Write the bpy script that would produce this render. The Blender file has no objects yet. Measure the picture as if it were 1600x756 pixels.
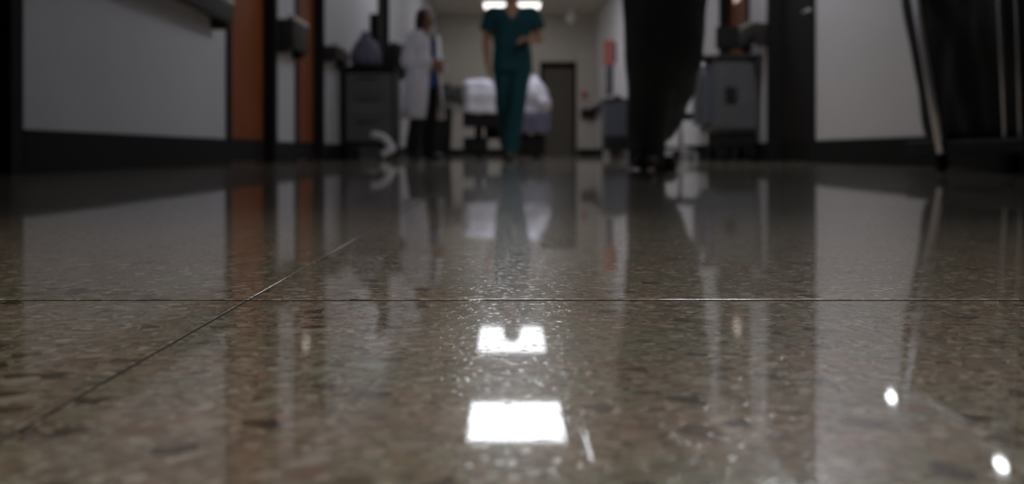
import bpy, bmesh, math, random
from mathutils import Vector, Matrix, noise
random.seed(7)
R = math.radians
scn = bpy.context.scene
col = scn.collection

# ------------------------------------------------------------------ camera, world, exposure
CAM_H = 0.072
cd = bpy.data.cameras.new('camera')
cam = bpy.data.objects.new('camera', cd)
col.objects.link(cam)
cam.location = (0, 0, CAM_H)
cam.rotation_euler = (R(90), 0, 0)
cd.sensor_width = 36.0
cd.lens = 36.0
cd.shift_x = 5 / 1600
cd.shift_y = -140 / 1600
cd.clip_start = 0.01
cd.clip_end = 100
cd.dof.use_dof = True
cd.dof.focus_distance = 0.5
cd.dof.aperture_fstop = 9.0
scn.camera = cam

vs = scn.view_settings
vs.view_transform = 'Standard'
vs.look = 'None'
vs.gamma = 1.0
vs.use_curve_mapping = False
vs.exposure = 0.0

w = bpy.data.worlds.new('world')
scn.world = w
w.use_nodes = True
w.node_tree.nodes['Background'].inputs[0].default_value = (0.5, 0.6, 0.8, 1)
w.node_tree.nodes['Background'].inputs[1].default_value = 0.02

SPOT_W = 78.0
LIGHT = 6.3          # ceiling panels
CEIL = 3.3
XL, XR = -1.65, 2.05
YB, YE = -3.0, 24.2

# ------------------------------------------------------------------ materials
def mat(name, color, rough=0.5, metal=0.0, emit=None, es=0.0, var=0.06, scale=30.0, coat=0.0, bump=0.0, spec=0.3):
    m = bpy.data.materials.new(name)
    m.use_nodes = True
    nt = m.node_tree
    b = nt.nodes['Principled BSDF']
    b.inputs['Roughness'].default_value = rough
    b.inputs['Metallic'].default_value = metal
    b.inputs['Coat Weight'].default_value = coat
    b.inputs['Specular IOR Level'].default_value = spec
    if emit:
        b.inputs['Base Color'].default_value = (*color, 1)
        b.inputs['Emission Color'].default_value = (*emit, 1)
        b.inputs['Emission Strength'].default_value = es
        return m
    tc = nt.nodes.new('ShaderNodeTexCoord')
    n = nt.nodes.new('ShaderNodeTexNoise')
    n.inputs['Scale'].default_value = scale
    n.inputs['Detail'].default_value = 4
    nt.links.new(tc.outputs['Object'], n.inputs['Vector'])
    r = nt.nodes.new('ShaderNodeMapRange')
    r.inputs['From Min'].default_value = 0.3
    r.inputs['From Max'].default_value = 0.7
    r.inputs['To Min'].default_value = 1 - var
    r.inputs['To Max'].default_value = 1 + var
    nt.links.new(n.outputs['Fac'], r.inputs['Value'])
    mx = nt.nodes.new('ShaderNodeVectorMath')
    mx.operation = 'SCALE'
    mx.inputs[0].default_value = color
    nt.links.new(r.outputs['Result'], mx.inputs['Scale'])
    nt.links.new(mx.outputs['Vector'], b.inputs['Base Color'])
    if bump:
        bp = nt.nodes.new('ShaderNodeBump')
        bp.inputs['Strength'].default_value = bump
        bp.inputs['Distance'].default_value = 0.01
        nt.links.new(n.outputs['Fac'], bp.inputs['Height'])
        nt.links.new(bp.outputs['Normal'], b.inputs['Normal'])
    return m

def wood_mat(name, c1, c2):
    m = bpy.data.materials.new(name)
    m.use_nodes = True
    nt = m.node_tree
    b = nt.nodes['Principled BSDF']
    b.inputs['Roughness'].default_value = 0.6
    b.inputs['Specular IOR Level'].default_value = .12
    tc = nt.nodes.new('ShaderNodeTexCoord')
    mp = nt.nodes.new('ShaderNodeMapping')
    mp.inputs['Scale'].default_value = (14, 14, 1.2)
    nt.links.new(tc.outputs['Object'], mp.inputs['Vector'])
    n = nt.nodes.new('ShaderNodeTexNoise')
    n.inputs['Scale'].default_value = 3.0
    n.inputs['Detail'].default_value = 6
    n.inputs['Distortion'].default_value = 0.6
    nt.links.new(mp.outputs['Vector'], n.inputs['Vector'])
    cr = nt.nodes.new('ShaderNodeValToRGB')
    cr.color_ramp.elements[0].position = 0.3
    cr.color_ramp.elements[0].color = (*c1, 1)
    cr.color_ramp.elements[1].position = 0.7
    cr.color_ramp.elements[1].color = (*c2, 1)
    nt.links.new(n.outputs['Fac'], cr.inputs['Fac'])
    nt.links.new(cr.outputs['Color'], b.inputs['Base Color'])
    return m

def block_mat(name, color, joint, bw, bh):
    """painted block wall: faint joints, in the object's own coordinates"""
    m = bpy.data.materials.new(name)
    m.use_nodes = True
    nt = m.node_tree
    b = nt.nodes['Principled BSDF']
    b.inputs['Roughness'].default_value = 0.5
    tc = nt.nodes.new('ShaderNodeTexCoord')
    sp = nt.nodes.new('ShaderNodeSeparateXYZ')
    cb = nt.nodes.new('ShaderNodeCombineXYZ')
    ad = nt.nodes.new('ShaderNodeMath')
    nt.links.new(tc.outputs['Object'], sp.inputs[0])
    nt.links.new(sp.outputs['X'], ad.inputs[0])
    nt.links.new(sp.outputs['Y'], ad.inputs[1])
    nt.links.new(ad.outputs[0], cb.inputs['X'])
    nt.links.new(sp.outputs['Z'], cb.inputs['Y'])
    br = nt.nodes.new('ShaderNodeTexBrick')
    br.inputs['Color1'].default_value = (*color, 1)
    br.inputs['Color2'].default_value = (color[0] * .96, color[1] * .96, color[2] * .96, 1)
    br.inputs['Mortar'].default_value = (*joint, 1)
    br.inputs['Scale'].default_value = 1.0
    br.inputs['Brick Width'].default_value = bw
    br.inputs['Row Height'].default_value = bh
    br.inputs['Mortar Size'].default_value = 0.008
    nt.links.new(cb.outputs[0], br.inputs['Vector'])
    nt.links.new(br.outputs['Color'], b.inputs['Base Color'])
    return m

def terrazzo_mat():
    m = bpy.data.materials.new('terrazzo')
    m.use_nodes = True
    nt = m.node_tree
    L = nt.links.new
    b = nt.nodes['Principled BSDF']
    tc = nt.nodes.new('ShaderNodeTexCoord')
    mp = nt.nodes.new('ShaderNodeMapping')
    mp.inputs['Location'].default_value = (3.1, 7.7, 0)
    L(tc.outputs['Object'], mp.inputs['Vector'])
    dn = nt.nodes.new('ShaderNodeTexNoise')
    dn.inputs['Scale'].default_value = 260
    L(mp.outputs['Vector'], dn.inputs['Vector'])
    dv = nt.nodes.new('ShaderNodeVectorMath')
    dv.operation = 'SCALE'
    dv.inputs['Scale'].default_value = 0.0035
    L(dn.outputs['Color'], dv.inputs[0])
    av = nt.nodes.new('ShaderNodeVectorMath')
    L(mp.outputs['Vector'], av.inputs[0])
    L(dv.outputs[0], av.inputs[1])

    def chips(scale):
        v = nt.nodes.new('ShaderNodeTexVoronoi')
        v.voronoi_dimensions = '2D'
        v.inputs['Scale'].default_value = scale
        L(av.outputs[0], v.inputs['Vector'])
        s = nt.nodes.new('ShaderNodeSeparateColor')
        L(v.outputs['Color'], s.inputs[0])
        return v, s

    def ramp(stops, fac, interp='CONSTANT'):
        r = nt.nodes.new('ShaderNodeValToRGB')
        r.color_ramp.interpolation = interp
        els = r.color_ramp.elements
        while len(els) < len(stops):
            els.new(0.5)
        for e, (p, c) in zip(els, stops):
            e.position = p
            e.color = (*c, 1)
        L(fac, r.inputs['Fac'])
        return r

    v1, s1 = chips(420)
    v2, s2 = chips(250)
    v3, s3 = chips(120)
    c1 = ramp([(0, (.30, .25, .19)), (.25, (.22, .18, .135)), (.45, (.38, .33, .26)), (.62, (.26, .245, .20)),
               (.78, (.145, .115, .088)), (.90, (.50, .45, .37)), (.97, (.09, .072, .06))], s1.outputs[0])
    c2 = ramp([(0, (.24, .19, .15)), (.25, (.36, .32, .27)), (.45, (.16, .13, .10)), (.62, (.29, .27, .21)),
               (.8, (.33, .23, .17)), (.93, (.56, .51, .44))], s2.outputs[0])
    c3 = ramp([(0, (.10, .07, .045)), (.4, (.05, .035, .025)), (.6, (.42, .40, .34)), (.85, (.22, .13, .09))], s3.outputs[0])

    def gt(sock, th):
        g = nt.nodes.new('ShaderNodeMath')
        g.operation = 'GREATER_THAN'
        L(sock, g.inputs[0])
        g.inputs[1].default_value = th
        return g.outputs[0]

    def mix(f, a, bb):
        x = nt.nodes.new('ShaderNodeMix')
        x.data_type = 'RGBA'
        if isinstance(f, float):
            x.inputs[0].default_value = f
        else:
            L(f, x.inputs[0])
        L(a, x.inputs[6])
        L(bb, x.inputs[7])
        return x.outputs[2]
    base = mix(gt(s2.outputs[1], .62), c1.outputs[0], c2.outputs[0])
    base = mix(gt(s3.outputs[1], .93), base, c3.outputs[0])
    # slow tint drift: greenish and reddish grey patches
    ln = nt.nodes.new('ShaderNodeTexNoise')
    ln.inputs['Scale'].default_value = 16
    L(mp.outputs['Vector'], ln.inputs['Vector'])
    tint = ramp([(.35, (.90, .98, .90)), (.65, (1.10, .99, .96))], ln.outputs['Fac'], 'LINEAR')
    mm = nt.nodes.new('ShaderNodeMix')
    mm.data_type = 'RGBA'
    mm.blend_type = 'MULTIPLY'
    mm.inputs[0].default_value = 1.0
    L(base, mm.inputs[6])
    L(tint.outputs[0], mm.inputs[7])
    flat = nt.nodes.new('ShaderNodeRGB')
    flat.outputs[0].default_value = (.29, .243, .172, 1)
    soft = mix(.22, mm.outputs[2], flat.outputs[0])
    gm = nt.nodes.new('ShaderNodeVectorMath')
    gm.operation = 'SCALE'
    gm.inputs['Scale'].default_value = 2.1
    L(soft, gm.inputs[0])
    L(gm.outputs[0], b.inputs['Base Color'])
    # the polish: some chips stand a hair proud or sunk
    h = nt.nodes.new('ShaderNodeMath')
    h.operation = 'MULTIPLY'
    g = nt.nodes.new('ShaderNodeMapRange')
    g.interpolation_type = 'SMOOTHSTEP'
    g.inputs['From Min'].default_value = 0.15
    g.inputs['From Max'].default_value = 0.55
    g.inputs['To Min'].default_value = 1.0
    g.inputs['To Max'].default_value = 0.0
    L(v1.outputs['Distance'], g.inputs['Value'])
    L(g.outputs[0], h.inputs[0])
    L(gt(s1.outputs[2], .80), h.inputs[1])
    bp = nt.nodes.new('ShaderNodeBump')
    bp.inputs['Strength'].default_value = 1.0
    bp.inputs['Distance'].default_value = 0.00005
    L(h.outputs[0], bp.inputs['Height'])
    L(bp.outputs['Normal'], b.inputs['Normal'])
    L(bp.outputs['Normal'], b.inputs['Coat Normal'])
    b.inputs['Roughness'].default_value = 0.26
    b.inputs['Specular IOR Level'].default_value = 0.12
    b.inputs['Coat Weight'].default_value = 1.0
    b.inputs['Coat Roughness'].default_value = 0.03
    b.inputs['Coat IOR'].default_value = 1.6
    return m

M = {
    'terrazzo': terrazzo_mat(),
    'grout': mat('dark joint', (.02, .017, .015), .7),
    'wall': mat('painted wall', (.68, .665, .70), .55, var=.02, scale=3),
    'wall_shaded': mat('painted wall, greyer', (.42, .415, .44), .55, var=.02, scale=3),  # left wall's dimmer light is painted in as a darker colour
    'block': block_mat('painted block wall', (.60, .57, .53), (.47, .44, .41), .41, .205),
    'ceiling': block_mat('ceiling tiles', (.62, .60, .55), (.40, .38, .35), .61, .61),
    'base': mat('black rubber base', (.012, .012, .012), .8, spec=.08),
    'frame': mat('dark frame paint', (.018, .018, .019), .8, spec=.05),
    'wood': wood_mat('orange brown wood', (.13, .034, .008), (.22, .06, .014)),
    'darkdoor': mat('charcoal door paint', (.022, .021, .021), .8, scale=4, spec=.05),
    'greydoor': mat('grey brown door paint', (.11, .10, .085), .6, scale=4),
    'rail': mat('dark handrail vinyl', (.035, .032, .03), .7, spec=.1),
    'railcap': mat('pale handrail cap', (.42, .40, .36), .5),
    'steel': mat('brushed steel', (.55, .55, .58), .32, 1.0, scale=60),
    'alum': mat('satin aluminium', (.80, .80, .88), .38, 1.0, scale=60),
    'cartgrey': mat('grey cart plastic', (.10, .10, .108), .5, scale=8),
    'cartside': mat('blue grey cart side', (.09, .10, .13), .5, scale=8),
    'cartdark': mat('dark cart plastic', (.02, .02, .022), .6, spec=.15),
    'black': mat('black cloth', (.012, .012, .013), .85, scale=40, bump=.3),
    'blackplastic': mat('black plastic', (.016, .016, .017), .7, spec=.1),
    'linen': mat('white linen', (.66, .64, .74), .85, scale=14, bump=.4),
    'purple': mat('blue grey bag', (.12, .115, .17), .8, scale=10, bump=.4),
    'coat': mat('white coat cotton', (.75, .75, .84), .85, scale=12, bump=.4),
    'navy': mat('blue scrub cotton', (.04, .07, .28), .85, scale=14, bump=.4),
    'teal': mat('teal scrub cotton', (.006, .050, .064), .85, scale=14, bump=.4),
    'darkteal': mat('dark green scrub cotton', (.055, .068, .070), .9, scale=14, bump=.4),
    'skin': mat('skin', (.40, .21, .15), .5, scale=20),
    'darkskin': mat('brown skin', (.24, .11, .075), .5, scale=20),
    'hair': mat('dark hair', (.02, .014, .012), .55, scale=80, bump=.5),
    'eye': mat('eye white', (.7, .7, .68), .25),
    'shoe': mat('dark shoe', (.03, .03, .034), .5),
    'paleshoe': mat('pale shoe', (.45, .45, .47), .6),
    'pale': mat('pale plastic', (.58, .57, .60), .5, scale=10),
    'white': mat('white plastic', (.72, .71, .70), .4),
    'red': mat('red enamel', (.42, .06, .05), .5),
    'rust': mat('faded red plastic', (.46, .17, .15), .6),
    'smoke': mat('smoked dome', (.30, .29, .28), .15),
    'panel_bright': mat('lit diffuser', (.9, .9, .9), .5, emit=(.90, .94, 1.0), es=LIGHT),
    'panel_strong': mat('lit diffuser, new tubes', (.9, .9, .9), .5, emit=(.90, .94, 1.0), es=LIGHT * 3.2),  # same kind of panel, emission set higher
    'panel': mat('lit diffuser, older tubes', (.9, .9, .9), .5, emit=(.92, .94, 1.0), es=LIGHT * .62),  # same kind of panel, emission set lower
    'panel_dim': mat('lit diffuser, worn tubes', (.9, .9, .9), .5, emit=(.98, .96, .92), es=LIGHT * .38),  # same kind of panel, lowest emission, warmer tint
    'strip': mat('lit strip', (.9, .9, .9), .5, emit=(.92, .95, 1.0), es=5.0),
    'spot': mat('lit lens', (.9, .9, .9), .5, emit=(.90, .95, 1.0), es=14.0),
    'glow': mat('lit vision panel', (.8, .7, .6), .3, emit=(1.0, .86, .72), es=.45),
}

# ------------------------------------------------------------------ mesh helpers
def mesh_obj(name, bm, m, parent=None, smooth=False, loc=None):
    me = bpy.data.meshes.new(name)
    bmesh.ops.recalc_face_normals(bm, faces=bm.faces)
    bm.to_mesh(me)
    bm.free()
    o = bpy.data.objects.new(name, me)
    col.objects.link(o)
    for x in (m if isinstance(m, (list, tuple)) else [m]):
        me.materials.append(x)
    if smooth:
        for p in me.polygons:
            p.use_smooth = True
    if parent:
        o.parent = parent
    if loc:
        o.location = loc
    return o

def thing(name, label, cat, loc=(0, 0, 0), rz=0.0, group=None):
    o = bpy.data.objects.new(name, None)
    o.empty_display_size = 0.1
    col.objects.link(o)
    o.location = loc
    o.rotation_euler = (0, 0, rz)
    return tag(o, label, cat, group)

def tag(o, label, cat, group=None):
    o['label'] = label
    o['category'] = cat
    if group:
        o['group'] = group
    return o

def struct(o):
    o['kind'] = 'structure'
    return o

def bx(bm, x0, x1, y0, y1, z0, z1, bev=0.0, mi=0, segs=2):
    t = bmesh.new()
    bmesh.ops.create_cube(t, size=1)
    for v in t.verts:
        v.co = Vector(((x0 + x1) / 2 + v.co.x * (x1 - x0), (y0 + y1) / 2 + v.co.y * (y1 - y0), (z0 + z1) / 2 + v.co.z * (z1 - z0)))
    if bev:
        bmesh.ops.bevel(t, geom=list(t.edges), offset=bev, segments=segs, affect='EDGES', profile=.5)
    for f in t.faces:
        f.material_index = mi
    me = bpy.data.meshes.new('tmp')
    t.to_mesh(me)
    t.free()
    bm.from_mesh(me)
    bpy.data.meshes.remove(me)

def frame_of(d):
    d = d.normalized()
    a = Vector((0, 0, 1)) if abs(d.z) < .9 else Vector((1, 0, 0))
    u = d.cross(a).normalized()
    return u, d.cross(u).normalized()

def seg(bm, p, q, r1, r2, n=16, balls=True):
    """tapered limb segment; round or flat ends"""
    p, q = Vector(p), Vector(q)
    u, v = frame_of(q - p)
    rows = []
    d = (q - p).normalized()
    if balls:
        for k in (75, 50, 25):
            rows.append((p - d * r1 * math.sin(R(k)), r1 * math.cos(R(k))))
    rows.append((p, r1))
    rows.append((p.lerp(q, .5), (r1 + r2) / 2))
    rows.append((q, r2))
    if balls:
        for k in (25, 50, 75):
            rows.append((q + d * r2 * math.sin(R(k)), r2 * math.cos(R(k))))
    vr = [[bm.verts.new(c + (u * math.cos(2 * math.pi * i / n) + v * math.sin(2 * math.pi * i / n)) * r) for i in range(n)] for c, r in rows]
    for a, b in zip(vr, vr[1:]):
        for i in range(n):
            bm.faces.new((a[i], a[(i + 1) % n], b[(i + 1) % n], b[i]))
    bm.faces.new(vr[0][::-1])
    bm.faces.new(vr[-1])

def tube(bm, pts, r, n=12):
    pts = [Vector(p) for p in pts]
    vr = []
    u = None
    for i, p in enumerate(pts):
        d = (pts[min(i + 1, len(pts) - 1)] - pts[max(i - 1, 0)]).normalized()
        if u is None:
            u, v = frame_of(d)
        else:
            u = (u - d * u.dot(d)).normalized()
            v = d.cross(u).normalized()
        vr.append([bm.verts.new(p + (u * math.cos(2 * math.pi * k / n) + v * math.sin(2 * math.pi * k / n)) * r) for k in range(n)])
    for a, b in zip(vr, vr[1:]):
        for k in range(n):
            bm.faces.new((a[k], a[(k + 1) % n], b[(k + 1) % n], b[k]))
    bm.faces.new(vr[0][::-1])
    bm.faces.new(vr[-1])

def loft(bm, rings, n=28, e=2.0):
    """rings: (x, y, z, rx, ry), stacked upwards, superellipse sections"""
    vr = []
    for x, y, z, rx, ry in rings:
        row = []
        for k in range(n):
            t = 2 * math.pi * k / n
            c, s = math.cos(t), math.sin(t)
            row.append(bm.verts.new((x + rx * math.copysign(abs(c) ** (2 / e), c), y + ry * math.copysign(abs(s) ** (2 / e), s), z)))
        vr.append(row)
    for a, b in zip(vr, vr[1:]):
        for k in range(n):
            bm.faces.new((a[k], a[(k + 1) % n], b[(k + 1) % n], b[k]))
    bm.faces.new(vr[0][::-1])
    bm.faces.new(vr[-1])

def ball(bm, c, rx, ry, rz, rot=None, seg_=20):
    g = bmesh.ops.create_uvsphere(bm, u_segments=seg_, v_segments=seg_ // 2 + 2, radius=1)
    mt = Matrix.Translation(Vector(c)) @ (rot.to_4x4() if rot else Matrix.Identity(4)) @ Matrix.Diagonal((rx, ry, rz, 1))
    bmesh.ops.transform(bm, matrix=mt, verts=g['verts'])

def disc(bm, c, axis, r, w_, n=24):
    c, axis = Vector(c), Vector(axis).normalized()
    seg(bm, c - axis * w_ / 2, c + axis * w_ / 2, r, r, n, False)

def fuse(name, bm, voxel, m, parent=None, smooth=3, cut=None, folds=0.0, fscale=.12):
    """melt overlapping solids into one continuous surface and keep the result as plain mesh data"""
    me = bpy.data.meshes.new(name)
    bmesh.ops.recalc_face_normals(bm, faces=bm.faces)
    bm.to_mesh(me)
    bm.free()
    o = bpy.data.objects.new(name, me)
    col.objects.link(o)
    md = o.modifiers.new('r', 'REMESH')
    md.mode = 'VOXEL'
    md.voxel_size = voxel
    md.use_smooth_shade = True
    if smooth:
        s = o.modifiers.new('s', 'SMOOTH')
        s.iterations = smooth
        s.factor = .5
    dg = bpy.context.evaluated_depsgraph_get()
    new = bpy.data.meshes.new_from_object(o.evaluated_get(dg))
    o.modifiers.clear()
    o.data = new
    new.name = name
    bpy.data.meshes.remove(me)
    if folds or cut:
        b2 = bmesh.new()
        b2.from_mesh(new)
        b2.normal_update()
        if folds:
            for v in b2.verts:
                q = Vector((v.co.x / fscale, v.co.y / fscale, v.co.z / (fscale * 1.7)))
                v.co += v.normal * folds * noise.noise(q)
        if cut:
            bmesh.ops.delete(b2, geom=[v for v in b2.verts if cut(v.co)], context='VERTS')
        b2.to_mesh(new)
        b2.free()
    new.materials.clear()
    new.materials.append(m)
    for p in new.polygons:
        p.use_smooth = True
    if parent:
        o.parent = parent
    return o

def link_copy(root, loc, rz, label=None, group=None):
    r = root.copy()
    col.objects.link(r)
    r.location = loc
    r.rotation_euler = (0, 0, rz)
    if label:
        r['label'] = label
    if group:
        r['group'] = group
    for ch in list(root.children):
        c = ch.copy()
        col.objects.link(c)
        c.parent = r
        for g in list(ch.children):
            d = g.copy()
            col.objects.link(d)
            d.parent = c
    return r

# ------------------------------------------------------------------ the setting
def floor_mesh():
    bm = bmesh.new()
    x0, x1, y0, y1 = XL - .3, XR + .3, YB - .1, YE + .2
    hw = 0.0018      # half width of a joint
    sh = 0.0022      # eased shoulder
    prof = [(-hw - sh - .006, 0), (-hw - sh - .0008, 0), (-hw - sh, 0), (-hw - sh * .6, -.00003), (-hw - sh * .25, -.00013), (-hw, -.00032),
            (-hw + .0002, -.002), (0, -.0022), (hw - .0002, -.002), (hw, -.00032), (hw + sh * .25, -.00013), (hw + sh * .6, -.00003), (hw + sh, 0),
            (hw + sh + .0008, 0), (hw + sh + .006, 0)]
    fine = [(-.006, 0), (-.0018, 0), (-.0012, 0), (-.0007, -.00002), (-.0005, -.0012), (.0005, -.0012), (.0007, -.00002), (.0012, 0), (.0018, 0), (.006, 0)]
    xs = [(x0, 0)] + [(-.127 + a, z) for a, z in fine] + [(x1, 0)]
    # even filler columns so the big slabs stay well shaped
    ys = [(y0, 0)] + [(.5 + a, z) for a, z in prof] + [(y1, 0)]
    for i in range(1, 12):
        ys.append((.5 + i * 2, 0)) if .5 + i * 2 < y1 else None
    ys.sort()
    grid = [[bm.verts.new((x, y, min(a, b))) for x, a in xs] for y, b in ys]
    for j in range(len(ys) - 1):
        for i in range(len(xs) - 1):
            f = bm.faces.new((grid[j][i], grid[j][i + 1], grid[j + 1][i + 1], grid[j + 1][i]))
            f.material_index = 1 if f.calc_center_median().z < -.0004 else 0
            f.smooth = True
    return bm
fl = struct(mesh_obj('floor', floor_mesh(), [M['terrazzo'], M['grout']]))

bm = bmesh.new()
bx(bm, XL - .3, XR + .3, YB - .1, YE + .2, CEIL, CEIL + .1)
struct(mesh_obj('ceiling', bm, M['ceiling']))

DOOR_H = 2.2
left_doors = [(2.30, 3.37), (6.05, 7.17), (7.97, 9.02), (12.95, 13.95)]
right_doors = [(6.92, 8.0), (8.80, 9.84)]

def side_wall(name, xin, sgn, doors, m):
    bm = bmesh.new()
    xo = xin + sgn * .22
    a, b = min(xin, xo), max(xin, xo)
    y = YB
    for d0, d1 in doors:
        bx(bm, a, b, y, d0, 0, CEIL)
        bx(bm, a, b, d0, d1, DOOR_H, CEIL)
        y = d1
    bx(bm, a, b, y, YE, 0, CEIL)
    return struct(mesh_obj(name, bm, m))
side_wall('wall_left', XL, -1, left_doors, M['wall_shaded'])
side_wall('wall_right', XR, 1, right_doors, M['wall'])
bm = bmesh.new()
ED0, ED1 = (848 - 795) / 66.1, (896 - 795) / 66.1     # door in the end wall
bx(bm, XL, ED0, YE, YE + .2, 0, CEIL)
bx(bm, ED1, XR, YE, YE + .2, 0, CEIL)
bx(bm, ED0, ED1, YE, YE + .2, 2.1, CEIL)
struct(mesh_obj('wall_end', bm, M['block']))
bm = bmesh.new()
bx(bm, XL, XR, YB - .1, YB, 0, CEIL)
struct(mesh_obj('wall_back', bm, M['wall']))

def baseboard(name, xin, sgn, doors, y0=YB, y1=YE):
    bm = bmesh.new()
    xo = xin - sgn * .012
    a, b = min(xin, xo), max(xin, xo)
    y = y0
    for d0, d1 in doors:
        bx(bm, a, b, y, d0 - .09, 0, .15, .003)
        y = d1 + .09
    bx(bm, a, b, y, y1, 0, .15, .003)
    return struct(mesh_obj(name, bm, M['base']))
baseboard('baseboard_left', XL, -1, left_doors)
baseboard('baseboard_right', XR, 1, right_doors)
bm = bmesh.new()
bx(bm, XL, ED0 - .09, YE - .012, YE, 0, .15, .003)
bx(bm, ED1 + .09, XR, YE - .012, YE, 0, .15, .003)
struct(mesh_obj('baseboard_end', bm, M['base']))

def side_door(n, xin, sgn, d0, d1, m, vision=False, lever=True):
    """leaf set back in the wall, dark casing, kick plate"""
    bm = bmesh.new()
    xl = xin + sgn * .07
    xb = xin + sgn * .115
    bx(bm, min(xl, xb), max(xl, xb), d0 + .004, d1 - .004, .006, DOOR_H - .004, .004)
    d = struct(mesh_obj('door_%d' % n, bm, m))
    bm = bmesh.new()
    xf = xin - sgn * .014
    a, b = min(xf, xb), max(xf, xb)
    a2, b2 = min(xf, xin), max(xf, xin)
    bx(bm, a2, b2, d0 - .085, d0 + .002, 0, DOOR_H + .085, .003)
    bx(bm, a2, b2, d1 - .002, d1 + .085, 0, DOOR_H + .085, .003)
    bx(bm, a2, b2, d0 - .085, d1 + .085, DOOR_H, DOOR_H + .085, .003)
    bx(bm, a, b, d0 - .001, d0 + .004, 0, DOOR_H + .001)
    bx(bm, a, b, d1 - .004, d1 + .001, 0, DOOR_H + .001)
    bx(bm, a, b, d0, d1, DOOR_H - .004, DOOR_H + .001)
    mesh_obj('door_frame', bm, M['frame'], d)
    bm = bmesh.new()
    xk = xl - sgn * .003
    bx(bm, min(xk, xl), max(xk, xl), d0 + .03, d1 - .03, .012, .16, .001)
    mesh_obj('kick_plate', bm, M['base'], d)
    if lever:
        bm = bmesh.new()
        yk = d0 + .12
        bx(bm, min(xl, xl - sgn * .008), max(xl, xl - sgn * .008), yk - .025, yk + .025, .93, 1.15, .003)
        tube(bm, [(xl - sgn * .005, yk, 1.05), (xl - sgn * .055, yk, 1.05), (xl - sgn * .06, yk + .02, 1.05), (xl - sgn * .06, yk + .13, 1.05)], .010)
        mesh_obj('door_handle', bm, M['steel'], d, True)
    if vision:
        bm = bmesh.new()
        x2 = xl - sgn * .006
        bx(bm, min(x2, xl), max(x2, xl), d1 - .46, d1 - .22, 1.47, 1.62, .004)
        p = mesh_obj('vision_panel', bm, M['glow'], d)
        p['label'] = 'small glazed vision panel with warm light behind'
    return d
side_door(1, XL, -1, 2.30, 3.37, M['darkdoor'])
side_door(2, XL, -1, 6.05, 7.17, M['wood'])
side_door(3, XL, -1, 7.97, 9.02, M['wood'], True)
side_door(4, XL, -1, 12.95, 13.95, M['darkdoor'])
side_door(5, XR, 1, 6.92, 8.0, M['darkdoor'])
side_door(6, XR, 1, 8.80, 9.84, M['wood'], True)
bm = bmesh.new()
bx(bm, ED0 + .004, ED1 - .004, YE + .05, YE + .1, .006, 2.096, .004)
d = struct(mesh_obj('door_7', bm, M['greydoor']))
bm = bmesh.new()
bx(bm, ED0 - .07, ED0 + .002, YE - .014, YE + .002, 0, 2.19, .003)
bx(bm, ED1 - .002, ED1 + .07, YE - .014, YE + .002, 0, 2.19, .003)
bx(bm, ED0 - .07, ED1 + .07, YE - .014, YE + .06, 2.08, 2.21, .003)
mesh_obj('door_frame', bm, M['frame'], d)
bm = bmesh.new()
tube(bm, [(ED0 + .09, YE + .05, 1.0), (ED0 + .09, YE - .005, 1.0), (ED0 + .2, YE - .01, 1.0)], .01)
mesh_obj('door_handle', bm, M['steel'], d, True)

# dado rail line where the end wall meets the ceiling
bm = bmesh.new()
bx(bm, XL, XR, YE - .02, YE, CEIL - .05, CEIL - .002, .004)
struct(mesh_obj('trim_end', bm, M['block']))

# ------------------------------------------------------------------ ceiling lights
def ceiling_light(y0, y1, label, xc, wd, m):
    t = thing('ceiling_light', label, 'ceiling light', (xc, (y0 + y1) / 2, CEIL), 0, 'square ceiling light panels')
    h, q = (y1 - y0) / 2, wd / 2
    bm = bmesh.new()
    for a in ((-q - .03, -q, -h - .03, h + .03), (q, q + .03, -h - .03, h + .03), (-q, q, -h - .03, -h), (-q, q, h, h + .03)):
        bx(bm, *a, -.022, -.001, .003)
    mesh_obj('light_frame', bm, M['white'], t)
    bm = bmesh.new()
    bx(bm, -q, q, -h, h, -.016, -.001)
    mesh_obj('diffuser', bm, m, t)
    return t
ceiling_light(21.95, 22.9, 'farthest lit ceiling light panel, beside the scrubs wearer\'s neck by the end wall', .07, 1.22, M['panel_dim'])
ceiling_light(17.25, 19.6, 'second farthest lit ceiling panel, the smaller notched glow reflected in the floor', .05, 1.14, M['panel'])
ceiling_light(11.9, 13.7, 'lit ceiling panel seen as the large white rectangle reflected low in the floor', .09, 1.16, M['panel_bright'])
ceiling_light(6.15, 7.05, 'nearest lit ceiling panel, overhead between the brown and the charcoal doors', 1.45, .7, M['panel_strong'])

# fill lamp added out of view to brighten the near stretch of floor
t = thing('fill_lamp', 'added fill lamp in the ceiling, out of view, brightening the foreground floor', 'fill_lamp', (-.12, .42, CEIL))
bm = bmesh.new()
n = 32
ri = [(.055, -.001), (.085, -.001), (.088, -.008), (.060, -.012), (.050, -.001)]
rows = [[bm.verts.new((r * math.cos(2 * math.pi * k / n), r * math.sin(2 * math.pi * k / n), z)) for k in range(n)] for r, z in ri]
for a, b in zip(rows, rows[1:] + rows[:1]):
    for k in range(n):
        bm.faces.new((a[k], a[(k + 1) % n], b[(k + 1) % n], b[k]))
mesh_obj('trim_ring', bm, M['white'], t, True)
ld = bpy.data.lights.new('lamp', 'SPOT')
ld.energy = SPOT_W
ld.color = (1.0, .93, .84)
ld.spot_size = R(36)
ld.spot_blend = 1.0
ld.shadow_soft_size = .05
lo = bpy.data.objects.new('lamp', ld)
col.objects.link(lo)
lo.parent = t
lo.location = (0, 0, -.02)

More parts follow.
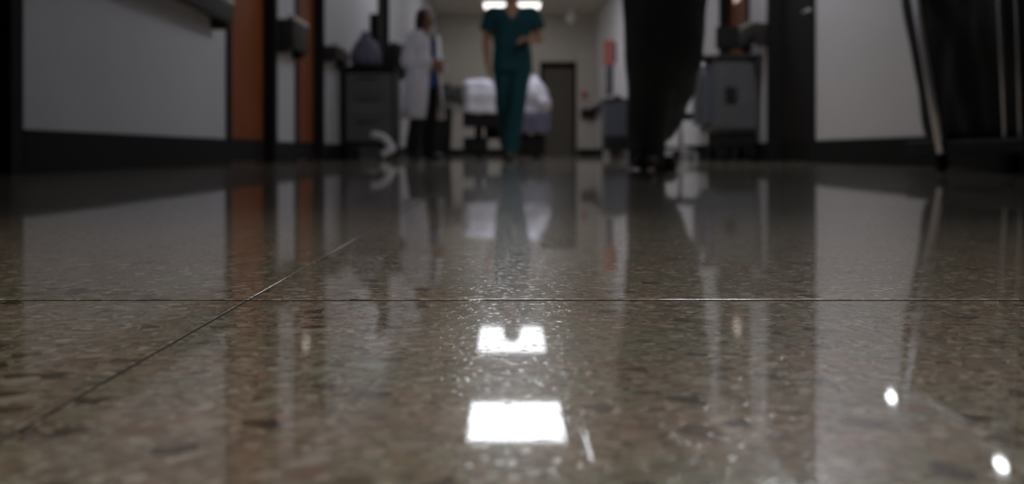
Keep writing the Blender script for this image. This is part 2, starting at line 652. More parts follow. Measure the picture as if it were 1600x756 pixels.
bm = bmesh.new()
bx(bm, -.018, .018, -.62, .62, -.03, -.001, .004)
bx(bm, -.012, .012, -.60, .60, -.034, -.028, mi=1)
o = mesh_obj('strip_light', bm, [M['white'], M['strip']], None, loc=(.90, 11.7, CEIL))
tag(o, 'thin lit ceiling strip seen as a short white streak in the floor', 'strip light')
for k, (y, z, lab) in enumerate(((5.43, 1.225, 'small oval wall light beyond the linen hamper, its glint farther up the floor'),
                                 (4.22, 1.215, 'small oval wall light above the linen hamper, its glint in the floor\'s lower right corner'))):
    t = thing('wall_light', lab, 'wall light', (XR, y, z), 0, 'oval wall lights')
    bm = bmesh.new()
    ball(bm, (-.006, 0, 0), .016, .085, .05)
    mesh_obj('wall_plate', bm, M['white'], t, True)
    bm = bmesh.new()
    ball(bm, (-.018, 0, 0), .022, .055, .026)
    mesh_obj('lens', bm, M['spot'], t, True)

# ------------------------------------------------------------------ handrails
def handrail(xin, sgn, y0, y1, z, label, h=.13):
    t = thing('handrail', label, 'handrail', (xin, y0, z))
    n = y1 - y0
    xo = -sgn * .115
    bm = bmesh.new()
    bx(bm, min(xo, xo + sgn * .04), max(xo, xo + sgn * .04), 0, n, -h / 2, h / 2 - .022, .012)
    mesh_obj('rail', bm, M['rail'], t, True)
    bm = bmesh.new()
    bx(bm, min(xo - sgn * .004, xo + sgn * .044), max(xo - sgn * .004, xo + sgn * .044), 0, n, h / 2 - .022, h / 2 + .008, .008)
    mesh_obj('rail_cap', bm, M['railcap'], t, True)
    for e in (0, n):
        bm = bmesh.new()
        s = 1 if e == 0 else -1
        ya, yb = sorted((e, e + s * .05))
        bx(bm, min(0, xo + sgn * .03), max(0, xo + sgn * .03), ya, yb, -h / 2 - .03, h / 2 - .02, .008)
        mesh_obj('rail_bracket', bm, M['rail'], t, True)
    return t
handrail(XL, -1, 3.55, 5.72, .85, 'long dark handrail in the upper left corner, ending before the first brown door')
handrail(XL, -1, 7.30, 7.84, .93, 'short handrail between the two brown doors on the left wall', .23)
handrail(XL, -1, 9.14, 9.85, .98, 'dark handrail ending at the near side of the tall grey cart on the left')
handrail(XR, 1, 8.1, 8.68, 1.03, 'short dark handrail between charcoal and brown doors on the right wall', .17)
handrail(XR, 1, 18.6, 24.0, 1.05, 'far dark handrail on the right wall running up to the end wall')

# ------------------------------------------------------------------ casters
def caster(bm, x, y, r, wd=.03):
    disc(bm, (x, y, r), (1, 0, 0), r, wd)
def fork(bm, x, y, r, top):
    bx(bm, x - .024, x - .018, y - .012, y + .012, r * .6, top, .002)
    bx(bm, x + .018, x + .024, y - .012, y + .012, r * .6, top, .002)
    bx(bm, x - .024, x + .024, y - .016, y + .016, top - .008, top, .002)

# ------------------------------------------------------------------ tall dark supply cart, left
t = thing('supply_cart', 'tall dark grey wheeled cart against the left wall behind the brown doors', 'cart', (-1.365, 10.25, 0))
bm = bmesh.new()
bx(bm, -.25, .25, -.3, .3, .13, .88, .02)
bx(bm, -.225, .225, -.312, -.298, .17, .84, .01, mi=1)
mesh_obj('body', bm, [M['cartdark'], M['cartgrey']], t)
for z0, z1 in ((.18, .40), (.42, .62), (.64, .83)):
    bm = bmesh.new()
    bx(bm, -.215, .215, -.325, -.31, z0, z1, .008)
    dr = mesh_obj('drawer', bm, M['cartgrey'], t)
    bm = bmesh.new()
    bx(bm, -.1, .1, -.34, -.324, z1 - .045, z1 - .03, .004)
    mesh_obj('drawer_handle', bm, M['cartdark'], dr)
bm = bmesh.new()
bx(bm, -.27, .27, -.33, .31, .88, .915, .012)
mesh_obj('cart_top', bm, M['blackplastic'], t)
for sx in (-.2, .2):
    for sy in (-.25, .25):
        bm = bmesh.new()
        caster(bm, sx, sy, .045)
        fork(bm, sx, sy, .045, .13)
        mesh_obj('caster', bm, M['blackplastic'], t, True)

# pale curved hose hanging at the cart's front
bm = bmesh.new()
pts = []
for k in range(25):
    a = k / 24
    pts.append((-1.30 + .20 * math.sin(a * 2.6), 9.70 - .05 * a, .24 - .205 * a + .02 * math.sin(a * 9)))
tube(bm, pts, .034, 14)
tag(mesh_obj('hose', bm, M['pale'], None, True), 'pale curved hose hanging to the floor in front of the dark left cart', 'hose')

# blue grey bag resting on the cart
bm = bmesh.new()
loft(bm, [(0, 0, 0, .10, .08), (0, 0, .01, .16, .12), (0, 0, .08, .18, .14), (.0, 0, .16, .165, .13), (0, 0, .24, .12, .10), (0, 0, .30, .06, .05), (0, 0, .34, .035, .03), (0, 0, .36, .05, .045)])
o = fuse('laundry_bag', bm, .012, M['purple'], None, 3, folds=.012, fscale=.08)
o.location = (-1.42, 10.15, .926)
o.scale = (.88, .88, .95)
tag(o, 'rounded blue grey laundry bag resting on top of the left cart', 'bag')
bm = bmesh.new()
bx(bm, 0, .11, -.09, .09, -.17, .17, .012)
bx(bm, .10, .118, -.05, .05, -.16, -.1, .004)
o = mesh_obj('paper_dispenser', bm, M['frame'], None, loc=(XL, 12.25, 1.55))
tag(o, 'dark paper dispenser on the left wall above the laundry bag', 'dispenser')

# ------------------------------------------------------------------ people
def lerp(a, b, t_):
    return Vector(a).lerp(Vector(b), t_)

def hand(bm, wrist, fdir, pnorm, thumb, curl=.35):
    """palm, four unequal bent fingers, thumb from the side; thumb = direction in which the thumb lies"""
    W, F, N, T = Vector(wrist), Vector(fdir).normalized(), Vector(pnorm).normalized(), Vector(thumb).normalized()
    N = (N - F * N.dot(F)).normalized()
    T = F.cross(N) * (1 if F.cross(N).dot(T) > 0 else -1)
    for k in range(4):
        o = T * (.030 - .020 * k)
        seg(bm, W + F * .008 + o * .6, W + F * .088 + o, .015, .0125, 10)
        Ln = (.040, .045, .041, .032)[k]
        p = W + F * (.088 - .004 * abs(k - 1)) + o
        d = F.copy()
        r = .0088 if k < 3 else .0078
        for j in range(3):
            ang = curl * (1 + .5 * j)
            d = (d * math.cos(ang) + N * math.sin(ang)).normalized()
            q = p + d * Ln * (1, .66, .5)[j]
            seg(bm, p, q, r, r * .9, 8)
            p = q
            r *= .93
    p = W + F * .025 + T * .026
    d = (F * .55 + T * .75 + N * .35).normalized()
    seg(bm, p, p + d * .042, .0135, .011, 10)
    p2 = p + d * .042
    d2 = (F * .85 + T * .25 + N * .35).normalized()
    seg(bm, p2, p2 + d2 * .034, .0105, .009, 10)
    seg(bm, p2 + d2 * .034, p2 + d2 * .034 + (d2 + N * .3).normalized() * .026, .0092, .008, 10)

def head(bm, c, rot, s=1.0):
    """skull, jaw, nose, brow, lips, ears; the face looks to -Y before rot"""
    c = Vector(c)
    P = lambda x, y, z: c + rot @ (Vector((x, y, z)) * s)
    ball(bm, P(0, .008, .028), .077 * s, .096 * s, .090 * s, rot, 28)
    ball(bm, P(0, -.022, -.035), .060 * s, .068 * s, .082 * s, rot, 24)
    ball(bm, P(0, -.058, -.088), .030 * s, .028 * s, .026 * s, rot)
    for sx in (-1, 1):
        ball(bm, P(.045 * sx, -.050, -.018), .026 * s, .026 * s, .028 * s, rot)
        ball(bm, P(.078 * sx, .012, -.005), .011 * s, .020 * s, .032 * s, rot)
        seg(bm, P(.014 * sx, -.092, .030), P(.046 * sx, -.078, .030), .009 * s, .007 * s, 8)
        ball(bm, P(.010 * sx, -.098, -.034), .009 * s, .010 * s, .008 * s, rot)
    seg(bm, P(0, -.088, .022), P(0, -.110, -.028), .009 * s, .012 * s, 10)
    seg(bm, P(-.020, -.086, -.060), P(.020, -.086, -.060), .0075 * s, .0075 * s, 8)
    seg(bm, P(-.016, -.085, -.071), P(.016, -.085, -.071), .008 * s, .008 * s, 8)

def shoe(bm, heel, toe_dir, L=.28, pitch=0.0, lift=0.0):
    """heel: the point under the ankle on the ground; pitch > 0 lifts the heel"""
    d = Vector((toe_dir[0], toe_dir[1], 0)).normalized()
    up = Vector((0, 0, 1))
    ax = Vector((d.y, -d.x, 0))
    rot = Matrix.Rotation(pitch, 3, ax)
    base = Vector(heel)
    toe = base + d * (L * .72)
    side = d.cross(up)
    tmp = bmesh.new()
    n = 14
    rows = []
    for f, wd, hh in ((-.27, .018, .03), (-.24, .030, .06), (-.12, .037, .085), (.05, .038, .082), (.25, .040, .066), (.45, .047, .056), (.60, .046, .048), (.70, .032, .038), (.73, .014, .025)):
        row = []
        for k in range(n):
            a = 2 * math.pi * k / n
            row.append(tmp.verts.new(base + d * (L * f) + side * wd * math.cos(a) + up * (hh / 2 + hh / 2 * math.sin(a) * (1 if math.sin(a) > 0 else 1))))
        rows.append(row)
    for a, b in zip(rows, rows[1:]):
        for k in range(n):
            tmp.faces.new((a[k], a[(k + 1) % n], b[(k + 1) % n], b[k]))
    tmp.faces.new(rows[0][::-1])
    tmp.faces.new(rows[-1])
    bmesh.ops.transform(tmp, matrix=Matrix.Translation(toe) @ rot.to_4x4() @ Matrix.Translation(-toe), verts=tmp.verts)
    bmesh.ops.translate(tmp, vec=(0, 0, lift), verts=tmp.verts)
    me = bpy.data.meshes.new('tmp')
    tmp.to_mesh(me)
    tmp.free()
    bm.from_mesh(me)
    bpy.data.meshes.remove(me)

def body(J, root, skin, s=1.0, wom=False, curl=.35):
    """J: joints in metres, the figure looks to -Y"""
    bm = bmesh.new()
    k = .92 if wom else 1.0
    hx, hy, hz = J['hip_c']
    cx, cy, cz = J['chest']
    loft(bm, [(hx, hy, hz - .10, .10 * k, .08 * k), (hx, hy, hz - .04, .16, .105), (hx, hy, hz + .04, .165, .108), (hx * .6 + cx * .4, hy * .6 + cy * .4, hz + .14, .14 * k, .095 * k),
              (hx * .3 + cx * .7, hy * .3 + cy * .7, hz + .26, .15 * k, .10 * k), (cx, cy, cz, .175 * k, .112 * k), (cx, cy, cz + .09, .165 * k, .095 * k),
              (cx, cy, cz + .13, .11 * k, .07), (cx, cy, cz + .16, .062, .058)])
    seg(bm, (cx, cy, cz + .12), lerp((cx, cy, cz + .12), J['head'], .75), .062 * k, .054 * k)
    head(bm, J['head'], J['hrot'], s)
    for q in 'RL':
        S, E, W = J['sh' + q], J['el' + q], J['wr' + q]
        seg(bm, lerp((cx, cy, cz + .07), S, .6), S, .055 * k, .056 * k)
        seg(bm, S, E, .052 * k, .040 * k)
        seg(bm, E, lerp(E, W, .35), .040 * k, .040 * k)
        seg(bm, lerp(E, W, .35), W, .040 * k, .026 * k)
        hd = J['hand' + q]
        hand(bm, W, *hd, curl=curl)
        H, K, A = J['hi' + q], J['kn' + q], J['an' + q]
        seg(bm, H, K, .086, .056)
        seg(bm, K, lerp(K, A, .3), .054, .056)
        seg(bm, lerp(K, A, .3), A, .056, .037)
        td = Vector(J['toe' + q]).normalized()
        tip = Vector(A) + td * .11
        tip.z = min(A[2] - .03, .034) if A[2] < .12 else A[2] - .08
        seg(bm, A, tip, .032, .019)
    return fuse('body', bm, .0062, skin, root, 2)

def trousers(J, root, m, flare=.072, thigh=.105, knee=.078, cuff_t=1.0, name='trousers', folds=.01):
    bm = bmesh.new()
    hx, hy, hz = J['hip_c']
    loft(bm, [(hx, hy, hz - .12, .12, .09), (hx, hy, hz - .05, .178, .125), (hx, hy, hz + .04, .18, .125), (hx, hy, hz + .11, .162, .115)])
    for q in 'RL':
        H, K, A = J['hi' + q], J['kn' + q], J['an' + q]
        seg(bm, H, K, thigh, knee, 20)
        seg(bm, K, lerp(K, A, .25), knee, knee * .98, 20)
        seg(bm, lerp(K, A, .2), lerp(K, A, cuff_t), knee, flare, 20, False)
    return fuse(name, bm, .009, m, root, 4, folds=folds)

def scrub_top(J, root, m, neck=True, sleeve=.62, hem=-.10, name='scrub_top', wid=1.0):
    bm = bmesh.new()
    hx, hy, hz = J['hip_c']
    cx, cy, cz = J['chest']
    loft(bm, [(hx, hy, hz + hem, .192 * wid, .140), (hx, hy, hz + .04, .188 * wid, .134), (hx * .6 + cx * .4, hy * .6 + cy * .4, hz + .14, .178 * wid, .124),
              (hx * .3 + cx * .7, hy * .3 + cy * .7, hz + .26, .182 * wid, .126), (cx, cy, cz, .20 * wid, .130), (cx, cy, cz + .09, .182 * wid, .108),
              (cx, cy, cz + .135, .12, .082), (cx, cy, cz + .152, .085, .070)], e=2.4)
    for q in 'RL':
        S, E = J['sh' + q], J['el' + q]
        if sleeve < .1:
            continue
        seg(bm, lerp((cx, cy, cz + .06), S, .6), S, .072, .072)
        seg(bm, S, lerp(S, E, sleeve), .074, .084, 18, False)
    v0 = cz + .02
    def cut(c):
        return c.z > v0 and abs(c.x - cx) < (c.z - v0) * .62 and c.y < cy - .02
    return fuse(name, bm, .009, m, root, 3, cut if neck else None, folds=.012)

def hair(J, root, m, long=False, s=1.0):
    bm = bmesh.new()
    c, rot = Vector(J['head']), J['hrot']
    P = lambda x, y, z: c + rot @ (Vector((x, y, z)) * s)
    ball(bm, P(0, .020, .040), .086 * s, .100 * s, .092 * s, rot, 24)
    if long:
        ball(bm, P(0, .040, -.02), .088 * s, .085 * s, .105 * s, rot, 24)
        ball(bm, P(0, .065, -.11), .07 * s, .05 * s, .07 * s, rot, 20)
        for sx in (-1, 1):
            seg(bm, P(.072 * sx, -.02, .05), P(.078 * sx, .01, -.10), .022 * s, .022 * s)
    inv = rot.inverted()
    def cut(q):
        p = inv @ (q - c)
        return p.y < -.035 and p.z < .085 and abs(p.x) < .062
    return fuse('hair', bm, .007, m, root, 3, cut, folds=.006, fscale=.03)

def eyes(J, root, s=1.0):
    c, rot = Vector(J['head']), J['hrot']
    for sx in (-1, 1):
        bm = bmesh.new()
        ball(bm, c + rot @ Vector((.030 * sx, -.076, .012)) * s, .012, .012, .009, None, 12)
        mesh_obj('eye', bm, M['eye'], root, True)

def R3(rx, ry, rz):
    from mathutils import Euler
    return Euler((R(rx), R(ry), R(rz))).to_matrix()

# --- walking person in teal scrubs, middle
t = thing('person', 'person in teal scrubs walking down the middle of the corridor before the bed', 'person', (.03, 9.95, 0))
t.scale = (1.025,) * 3
J = dict(hip_c=(0, 0, .93), chest=(0, -.01, 1.30), head=(0, -.03, 1.60), hrot=R3(4, 0, 0),
         shR=(-.185, 0, 1.385), elR=(-.245, .05, 1.12), wrR=(-.225, -.01, .89), handR=((.02, -.15, -1), (1, 0, 0), (0, -1, 0)),
         shL=(.185, 0, 1.385), elL=(.262, .03, 1.14), wrL=(.175, -.17, 1.13), handL=((-.75, -.6, -.05), (0, .3, -1), (0, -.4, 1)),
         hiR=(-.085, 0, .90), knR=(-.07, -.01, .50), anR=(-.045, .30, .19), toeR=(0, -1, 0),
         hiL=(.085, 0, .90), knL=(.05, -.14, .50), anL=(-.02, -.22, .09), toeL=(0, -1, 0))
body(J, t, M['skin'])
trousers(J, t, M['teal'], flare=.078, cuff_t=1.1)
scrub_top(J, t, M['teal'])
hair(J, t, M['hair'])
eyes(J, t)
for A, pt in (((-.02, -.22, 0), 0.0), ((-.045, .26, .02), .55)):
    bm = bmesh.new()
    shoe(bm, A, (0, -1), pitch=pt)
    mesh_obj('shoe', bm, M['shoe'], t, True)

# --- standing person in a white coat, left
t = thing('person', 'dark-haired person in a long white coat and black trousers standing at the left', 'person', (-.95, 11.35, 0), R(52))
W_ = .955
def sc(p):
    return tuple(a * W_ for a in p)
J = dict(hip_c=sc((0, 0, .93)), chest=sc((0, 0, 1.30)), head=sc((0, -.035, 1.615)), hrot=R3(6, 0, 8),
         shR=sc((-.165, 0, 1.385)), elR=sc((-.225, .05, 1.11)), wrR=sc((-.04, -.20, 1.10)), handR=((.9, -.35, .05), (0, .8, -.2), (0, 0, 1)),
         shL=sc((.165, 0, 1.385)), elL=sc((.225, -.01, 1.10)), wrL=sc((.07, -.25, 1.03)), handL=((-.9, -.25, .1), (0, .8, .2), (0, 0, 1)),
         hiR=sc((-.085, 0, .90)), knR=sc((-.10, -.01, .49)), anR=sc((-.15, .03, .07)), toeR=(-.25, -1, 0),
         hiL=sc((.085, 0, .90)), knL=sc((.09, -.02, .49)), anL=sc((.13, .02, .07)), toeL=(.25, -1, 0))
body(J, t, M['darkskin'], .96, True)
trousers(J, t, M['black'], thigh=.105, knee=.088, flare=.088, cuff_t=1.0)
scrub_top(J, t, M['navy'], sleeve=.05, wid=.9)
hair(J, t, M['hair'], True, .98)
eyes(J, t, .96)
for A, dr in ((J['anR'], J['toeR']), (J['anL'], J['toeL'])):
    bm = bmesh.new()
    shoe(bm, (A[0], A[1], 0), dr, .25)
    mesh_obj('shoe', bm, M['shoe'], t, True)
# the open coat: a wrapped sheet with real thickness, plus sleeves
bm = bmesh.new()
prof = [(.44, .265, .215, .62), (.60, .245, .20, .52), (.78, .228, .182, .42), (.92, .215, .165, .36), (1.03, .198, .148, .32), (1.16, .205, .150, .30),
        (1.26, .222, .152, .32), (1.33, .218, .138, .42), (1.38, .175, .115, .55), (1.415, .105, .088, .8)]
rows = []
n = 46
for z, rx, ry, gap in prof:
    row = []
    for k in range(n + 1):
        a = -math.pi / 2 + gap + (2 * math.pi - 2 * gap) * k / n
        f = 1 + .035 * math.sin(a * 7 + z * 3) * max(0, (1.0 - z))
        row.append(bm.verts.new((rx * f * math.cos(a), ry * f * math.sin(a), z)))
    rows.append(row)
for a, b in zip(rows, rows[1:]):
    for k in range(n):
        bm.faces.new((a[k], a[k + 1], b[k + 1], b[k]))
o = mesh_obj('coat', bm, M['coat'], t, True)
sd = o.modifiers.new('s', 'SOLIDIFY')
sd.thickness = .006
sd.offset = 1
for q in 'RL':
    bm = bmesh.new()
    S, E, Wr = Vector(J['sh' + q]), Vector(J['el' + q]), Vector(J['wr' + q])
    seg(bm, lerp((0, 0, S.z - .01), S, .75), S, .074, .078)
    seg(bm, S, E, .080, .068)
    seg(bm, E, lerp(E, Wr, .93), .068, .055, 18, False)
    fuse('coat_sleeve', bm, .009, M['coat'], t, 3, folds=.01, fscale=.09)
bm = bmesh.new()
for sx in (-1, 1):
    vs_ = [(sx * .03, -.150, 0.92), (sx * .105, -.142, 1.24), (sx * .085, -.118, 1.37), (sx * .055, -.135, 1.36), (sx * .045, -.152, 1.22)]
    a = [bm.verts.new(p) for p in vs_]
    b = [bm.verts.new((p[0], p[1] - .008, p[2])) for p in vs_]
    bm.faces.new(a)
    bm.faces.new(b[::-1])
    for i in range(5):
        bm.faces.new((a[i], a[(i + 1) % 5], b[(i + 1) % 5], b[i]))
mesh_obj('lapel', bm, M['coat'], t)

# what hangs behind the coat: a black backpack
bm = bmesh.new()
loft(bm, [(0, 0, 0, .10, .06), (0, 0, .03, .145, .09), (0, .01, .12, .155, .10), (0, 0, .24, .135, .085), (0, -.01, .33, .08, .06), (0, -.01, .36, .03, .03)], e=2.6)
bx(bm, -.1, .1, .06, .125, .03, .17, .02)
for sx in (-1, 1):
    tube(bm, [(sx * .075, -.04, .31), (sx * .09, -.07, .36), (sx * .10, -.10, .34)], .014)
o = fuse('backpack', bm, .01, M['black'], None, 3, folds=.008)
o.location = (-1.285, 11.47, .885)
o.scale = (1.15, 1.1, 1.15)
o.rotation_euler = (0, 0, R(52))
tag(o, 'black backpack worn on the back of the person in the white coat', 'backpack')

# --- dark foreground legs: person walking right past the camera
t = thing('person', 'person in dark scrubs walking close by, seen only as dark legs from the thighs down', 'person', (.652, 4.35, 0))
J = dict(hip_c=(0, .03, .95), chest=(0, .02, 1.32), head=(0, -.01, 1.63), hrot=R3(3, 0, 0),
         shR=(-.19, .02, 1.40), elR=(-.20, .07, 1.12), wrR=(-.10, -.13, 1.10), handR=((.8, -.5, 0), (0, .8, -.3), (0, 0, 1)),
         shL=(.19, .02, 1.40), elL=(.21, .06, 1.12), wrL=(.10, -.16, 1.08), handL=((-.8, -.4, 0), (0, .8, -.3), (0, 0, 1)),
         hiR=(-.075, .02, .91), knR=(-.055, -.05, .52), anR=(-.068, -.05, .06), toeR=(.05, -1, 0),
         hiL=(.09, .03, .91), knL=(.055, -.08, .47), anL=(.03, .24, .20), toeL=(0, -.6, -1))
body(J, t, M['skin'])
trousers(J, t, M['darkteal'], thigh=.12, knee=.105, flare=.074, cuff_t=1.125, folds=.014)
scrub_top(J, t, M['darkteal'], hem=-.16)
hair(J, t, M['hair'])
eyes(J, t)
bm = bmesh.new()
shoe(bm, (-.078, -.03, 0), (-.18, -1), .31)
bmesh.ops.scale(bm, vec=(1.0, 1.0, 1.25), verts=bm.verts)
mesh_obj('shoe', bm, M['shoe'], t, True)
bm = bmesh.new()
shoe(bm, (.03, .22, .05), (0, -1), .29, pitch=.6, lift=-.02)
mesh_obj('shoe', bm, M['shoe'], t, True)

# ------------------------------------------------------------------ hospital bed behind the walker
t = thing('hospital_bed', 'wheeled hospital bed with white linen parked behind the person in teal scrubs', 'bed', (-.02, 13.3, 0))
bm = bmesh.new()
bx(bm, -.46, .46, .1, 2.0, .44, .52, .015)
bx(bm, -.58, .50, .02, .10, .40, .60, .02)
bx(bm, -.30, .30, .5, 1.6, .26, .45, .03)
bx(bm, .12, .50, .08, .5, .05, .30, .03)
bx(bm, -.58, -.26, .1, .6, .05, .27, .03)
mesh_obj('frame', bm, M['blackplastic'], t)
bm = bmesh.new()
loft(bm, [(0, 1.05, .52, .43, .95), (0, 1.05, .54, .46, .98), (0, 1.05, .68, .46, .98), (0, 1.05, .70, .43, .95)], n=60, e=9)
mesh_obj('mattress', bm, M['linen'], t)
bm = bmesh.new()
loft(bm, [(-.26, .35, .58, .30, .36), (-.27, .35, .62, .31, .37), (-.27, .35, .80, .31, .37), (-.28, .35, .98, .30, .34), (-.28, .37, 1.03, .24, .28)], e=5)
fuse('linen_stack', bm, .016, M['linen'], t, 3, folds=.03, fscale=.12)
bm = bmesh.new()
ball(bm, (.32, .3, .85), .21, .26, .20)
ball(bm, (.30, .35, 1.0), .14, .18, .10)
ball(bm, (.44, .25, .72), .13, .18, .12)
fuse('rumpled_blanket', bm, .014, M['linen'], t, 3, folds=.05, fscale=.10)
bm = bmesh.new()
bx(bm, .16, .56, .0, .10, .32, .60, .04)
fuse('side_bag', bm, .014, M['purple'], t, 3, folds=.015)
bm = bmesh.new()
loft(bm, [(0, 1.75, .70, .28, .18), (0, 1.75, .74, .33, .22), (0, 1.75, .80, .32, .21), (0, 1.75, .85, .24, .15)], e=3)
fuse('pillow', bm, .016, M['linen'], t, 3, folds=.015)
bm = bmesh.new()
bx(bm, -.44, .44, 2.04, 2.08, .50, 1.0, .03)
mesh_obj('headboard', bm, M['cartgrey'], t)
for sx in (-1, 1):
    bm = bmesh.new()
    tube(bm, [(sx * .49, .7, .60), (sx * .49, .7, .86), (sx * .49, .78, .90), (sx * .49, 1.6, .90), (sx * .49, 1.68, .86), (sx * .49, 1.68, .60)], .014)
    tube(bm, [(sx * .49, .7, .74), (sx * .49, 1.68, .74)], .010)
    mesh_obj('side_rail', bm, M['steel'], t, True)
    for y in (.25, 1.85):
        bm = bmesh.new()
        caster(bm, sx * .40, y, .075, .05)
        bx(bm, sx * .40 - .03, sx * .40 + .03, y - .03, y + .03, .07, .46, .006)
        mesh_obj('caster', bm, M['blackplastic'], t, True)

# slim black bin beside the coat
t = thing('waste_bin', 'slim tall black waste bin on the floor right of the white-coated person', 'bin', (-.915, 14.2, 0))
bm = bmesh.new()
loft(bm, [(0, 0, 0, .105, .12), (0, 0, .62, .13, .15)], e=5)
mesh_obj('bin_body', bm, M['blackplastic'], t)
bm = bmesh.new()
loft(bm, [(0, 0, .62, .138, .158), (0, 0, .66, .138, .158), (0, 0, .70, .11, .13), (0, 0, .715, .06, .08)], e=5)
mesh_obj('lid', bm, M['blackplastic'], t)

# ------------------------------------------------------------------ end wall fittings
t = thing('wall_shelf', 'dark grey wall shelf on the end wall left of the bed', 'shelf', (-1.32, YE, 1.30))
bm = bmesh.new()
bx(bm, -.30, .30, -.26, 0, 0, .035, .004)
mesh_obj('shelf_board', bm, M['rail'], t)
for x in (-.2, .2):
    bm = bmesh.new()
    bx(bm, x - .012, x + .012, -.22, 0, -.14, .0, .004)
    mesh_obj('shelf_bracket', bm, M['rail'], t)
for k, (x, h, lab) in enumerate(((-.15, .34, 'left grey supply box on the end wall shelf, the taller one'), (.13, .28, 'right grey supply box on the end wall shelf, the shorter one'))):
    bm = bmesh.new()
    bx(bm, -.11, .11, -.09, .09, 0, h, .012)
    bx(bm, -.06, .06, -.094, -.088, h * .45, h * .75, .002)
    o = mesh_obj('supply_box', bm, M['cartgrey'], None, loc=(-1.32 + x, YE - .13, 1.336))
    tag(o, lab, 'box', 'supply boxes on the end wall shelf')
t = thing('security_camera', 'pale dome camera hanging from the ceiling above the far grey door', 'camera', (1.40, 22.6, CEIL))
bm = bmesh.new()
loft(bm, [(0, 0, -.30, .10, .10), (0, 0, -.22, .115, .115), (0, 0, -.16, .05, .05), (0, 0, -.02, .03, .03), (0, 0, -.001, .06, .06)])
mesh_obj('housing', bm, M['white'], t, True)
bm = bmesh.new()
ball(bm, (0, 0, -.30), .10, .10, .10)
mesh_obj('dome', bm, M['pale'], t, True)
t = thing('fire_alarm_pull', 'small red fire alarm pull on the end wall right of the grey door', 'alarm', (1.78, YE, 1.42))
bm = bmesh.new()
bx(bm, -.07, .07, -.04, 0, -.08, .08, .01)
mesh_obj('alarm_body', bm, M['red'], t)
bm = bmesh.new()
bx(bm, -.045, .045, -.052, -.038, -.03, -.005, .004)
mesh_obj('alarm_handle', bm, M['white'], t)
bm = bmesh.new()
bx(bm, -.17, .17, -.16, 0, -.12, .12, .02)
bx(bm, -.14, .14, -.166, -.158, -.10, -.02, .004)
o = mesh_obj('glove_dispenser', bm, M['rail'], None, loc=(1.93 - .06, YE - .002, .98))
tag(o, 'dark dispenser box on the end wall below the red alarm pull', 'dispenser')
t = thing('projecting_sign', 'tall faded red sign sticking out from the far right wall', 'sign', (XR, 19.6, 2.0))
bm = bmesh.new()
bx(bm, -.24, -.02, -.012, .012, -.26, .22, .006)
mesh_obj('sign_board', bm, M['rust'], t)
bm = bmesh.new()
bx(bm, -.03, 0, -.02, .02, -.2, .16, .003)
mesh_obj('sign_bracket', bm, M['frame'], t)
bm = bmesh.new()
bx(bm, -.05, 0, -.45, .45, -.5, .5, .008)
bx(bm, -.055, -.049, -.40, .40, -.45, .45, .002)
o = mesh_obj('notice_board', bm, M['cartside'], None, loc=(XR - .002, 20.6, 1.75))
tag(o, 'blue grey notice board on the far right wall below the faded red sign', 'notice board')

# blue grey cart, far right
t = thing('linen_cart', 'low blue grey cart by the far right wall beside the dark walking legs', 'cart', (1.80, 17.4, 0))
bm = bmesh.new()
bx(bm, -.20, .22, -.35, .35, .34, .92, .02)
mesh_obj('body', bm, M['cartside'], t)
bm = bmesh.new()
bx(bm, -.21, .23, -.36, .36, .92, .97, .015)
mesh_obj('cart_top', bm, M['rail'], t)
bm = bmesh.new()
bx(bm, -.19, .21, -.34, .34, .12, .34, .01)
mesh_obj('cart_base', bm, M['cartdark'], t)
for sx in (-.15, .17):
    for sy in (-.28, .28):
        bm = bmesh.new()
        caster(bm, sx, sy, .05, .04)
        fork(bm, sx, sy, .05, .125)
        mesh_obj('caster', bm, M['pale'], t, True)
# pale shoe cover box / castor pair near the dark legs
t = thing('stool', 'low round stool with pale legs on casters, just right of the dark walking legs', 'stool', (1.84, 11.0, 0))
bm = bmesh.new()
loft(bm, [(0, 0, .42, .15, .15), (0, 0, .43, .17, .17), (0, 0, .48, .17, .17), (0, 0, .49, .15, .15)])
mesh_obj('seat', bm, M['blackplastic'], t, True)
bm = bmesh.new()
tube(bm, [(0, 0, .12), (0, 0, .43)], .025)
mesh_obj('column', bm, M['steel'], t, True)
for k in range(5):
    a = 2 * math.pi * k / 5
    bm = bmesh.new()
    tube(bm, [(0, 0, .12), (.17 * math.cos(a), .17 * math.sin(a), .08)], .014)
    leg = mesh_obj('leg', bm, M['pale'], t, True)
    bm = bmesh.new()
    disc(bm, (.165 * math.cos(a), .165 * math.sin(a), .032), (math.sin(a), -math.cos(a), 0), .032, .028)
    mesh_obj('caster', bm, M['pale'], leg, True)

# ------------------------------------------------------------------ grey cart, right
t = thing('medical_cart', 'grey wheeled medical cart by the right wall in front of the brown door', 'cart', (1.80, 8.55, 0))
bm = bmesh.new()
bx(bm, -.16, .22, -.26, .26, .24, .82, .02)
mesh_obj('body', bm, M['cartgrey'], t)
bm = bmesh.new()
bx(bm, -.22, -.158, -.25, .25, .30, .80, .02)
o = mesh_obj('side_bin', bm, M['cartside'], t)
o['label'] = 'blue grey bin hooked on the cart side'
bm = bmesh.new()
bx(bm, -.24, .235, -.28, .28, .82, .86, .012)
mesh_obj('cart_top', bm, M['rail'], t)
bm = bmesh.new()
bx(bm, -.14, .20, -.268, -.258, .27, .80, .006)
dr = mesh_obj('door', bm, M['cartgrey'], t)
bm = bmesh.new()
bx(bm, -.05, .04, -.285, -.266, .48, .60, .008)
mesh_obj('latch', bm, M['cartdark'], dr)
bm = bmesh.new()
bx(bm, -.10, .21, -.24, .24, .115, .24, .01)
mesh_obj('cart_base', bm, M['blackplastic'], t)
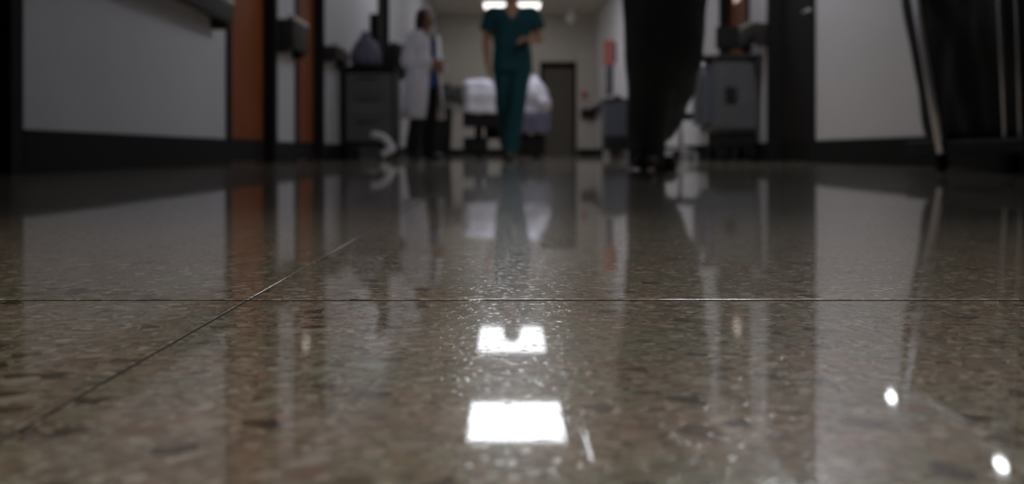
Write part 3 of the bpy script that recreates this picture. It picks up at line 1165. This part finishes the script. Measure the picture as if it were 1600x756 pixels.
for sx in (-.06, .18):
    for sy in (-.2, .2):
        bm = bmesh.new()
        caster(bm, sx, sy, .055, .035)
        fork(bm, sx, sy, .055, .12)
        mesh_obj('caster', bm, M['blackplastic'], t, True)
bm = bmesh.new()
tube(bm, [(-.21, -.24, .80), (-.235, -.285, .79), (-.235, -.30, .74), (-.225, -.27, .70)], .014)
mesh_obj('push_handle', bm, M['steel'], t, True)
t = thing('monitor', 'small black monitor standing on the grey medical cart', 'monitor', (1.80, 8.40, .861))
bm = bmesh.new()
bx(bm, -.09, .09, -.07, .07, 0, .015, .005)
bx(bm, -.015, .015, -.01, .02, .01, .10, .004)
mesh_obj('stand', bm, M['blackplastic'], t)
bm = bmesh.new()
bx(bm, -.10, .085, -.03, .02, .06, .24, .01)
mesh_obj('screen', bm, M['blackplastic'], t)

# ------------------------------------------------------------------ linen hamper in the right foreground
t = thing('linen_hamper', 'large black linen hamper on a slanted metal frame at the right edge', 'hamper', (1.86, 3.75, 0))
bm = bmesh.new()
vr = []
secs = [(.13, .08, .50), (.16, .10, .56), (.45, .13, .61), (.80, .155, .70), (1.0, .16, .71), (1.04, .155, .70)]
loft(bm, [(.0, .09, z * .9, rx, ry) for z, rx, ry in secs], n=56, e=7)
o = fuse('bag', bm, .016, M['black'], t, 3, folds=.012, fscale=.13)
bm = bmesh.new()
tube(bm, [(-.165, .78, 0.92), (.165, .78, 0.92), (.165, -.60, 0.92), (-.165, -.60, 0.92), (-.165, .78, 0.92)], .014)
mesh_obj('top_ring', bm, M['alum'], t, True)
for (p, q, r) in (((-.185, .54, 0.92), (-.185, .20, .07), .022), ((-.18, -.21, 0.92), (-.18, -.29, .07), .007), ((-.18, -.34, 0.92), (-.18, -.39, .07), .005),
                  ((.165, .60, 0.92), (.165, .24, .07), .014), ((.165, -.56, 0.92), (.165, -.40, .07), .012)):
    bm = bmesh.new()
    tube(bm, [p, lerp(p, q, .5), q], r)
    mesh_obj('leg', bm, M['alum'], t, True)
bm = bmesh.new()
bx(bm, -.195, .165, -.45, .55, .065, .12, .01)
mesh_obj('bottom_frame', bm, M['black'], t)
for sx in (-.15, .14):
    for sy in (-.38, .30):
        bm = bmesh.new()
        caster(bm, sx, sy, .034, .028)
        mesh_obj('caster', bm, M['blackplastic'], t, True)
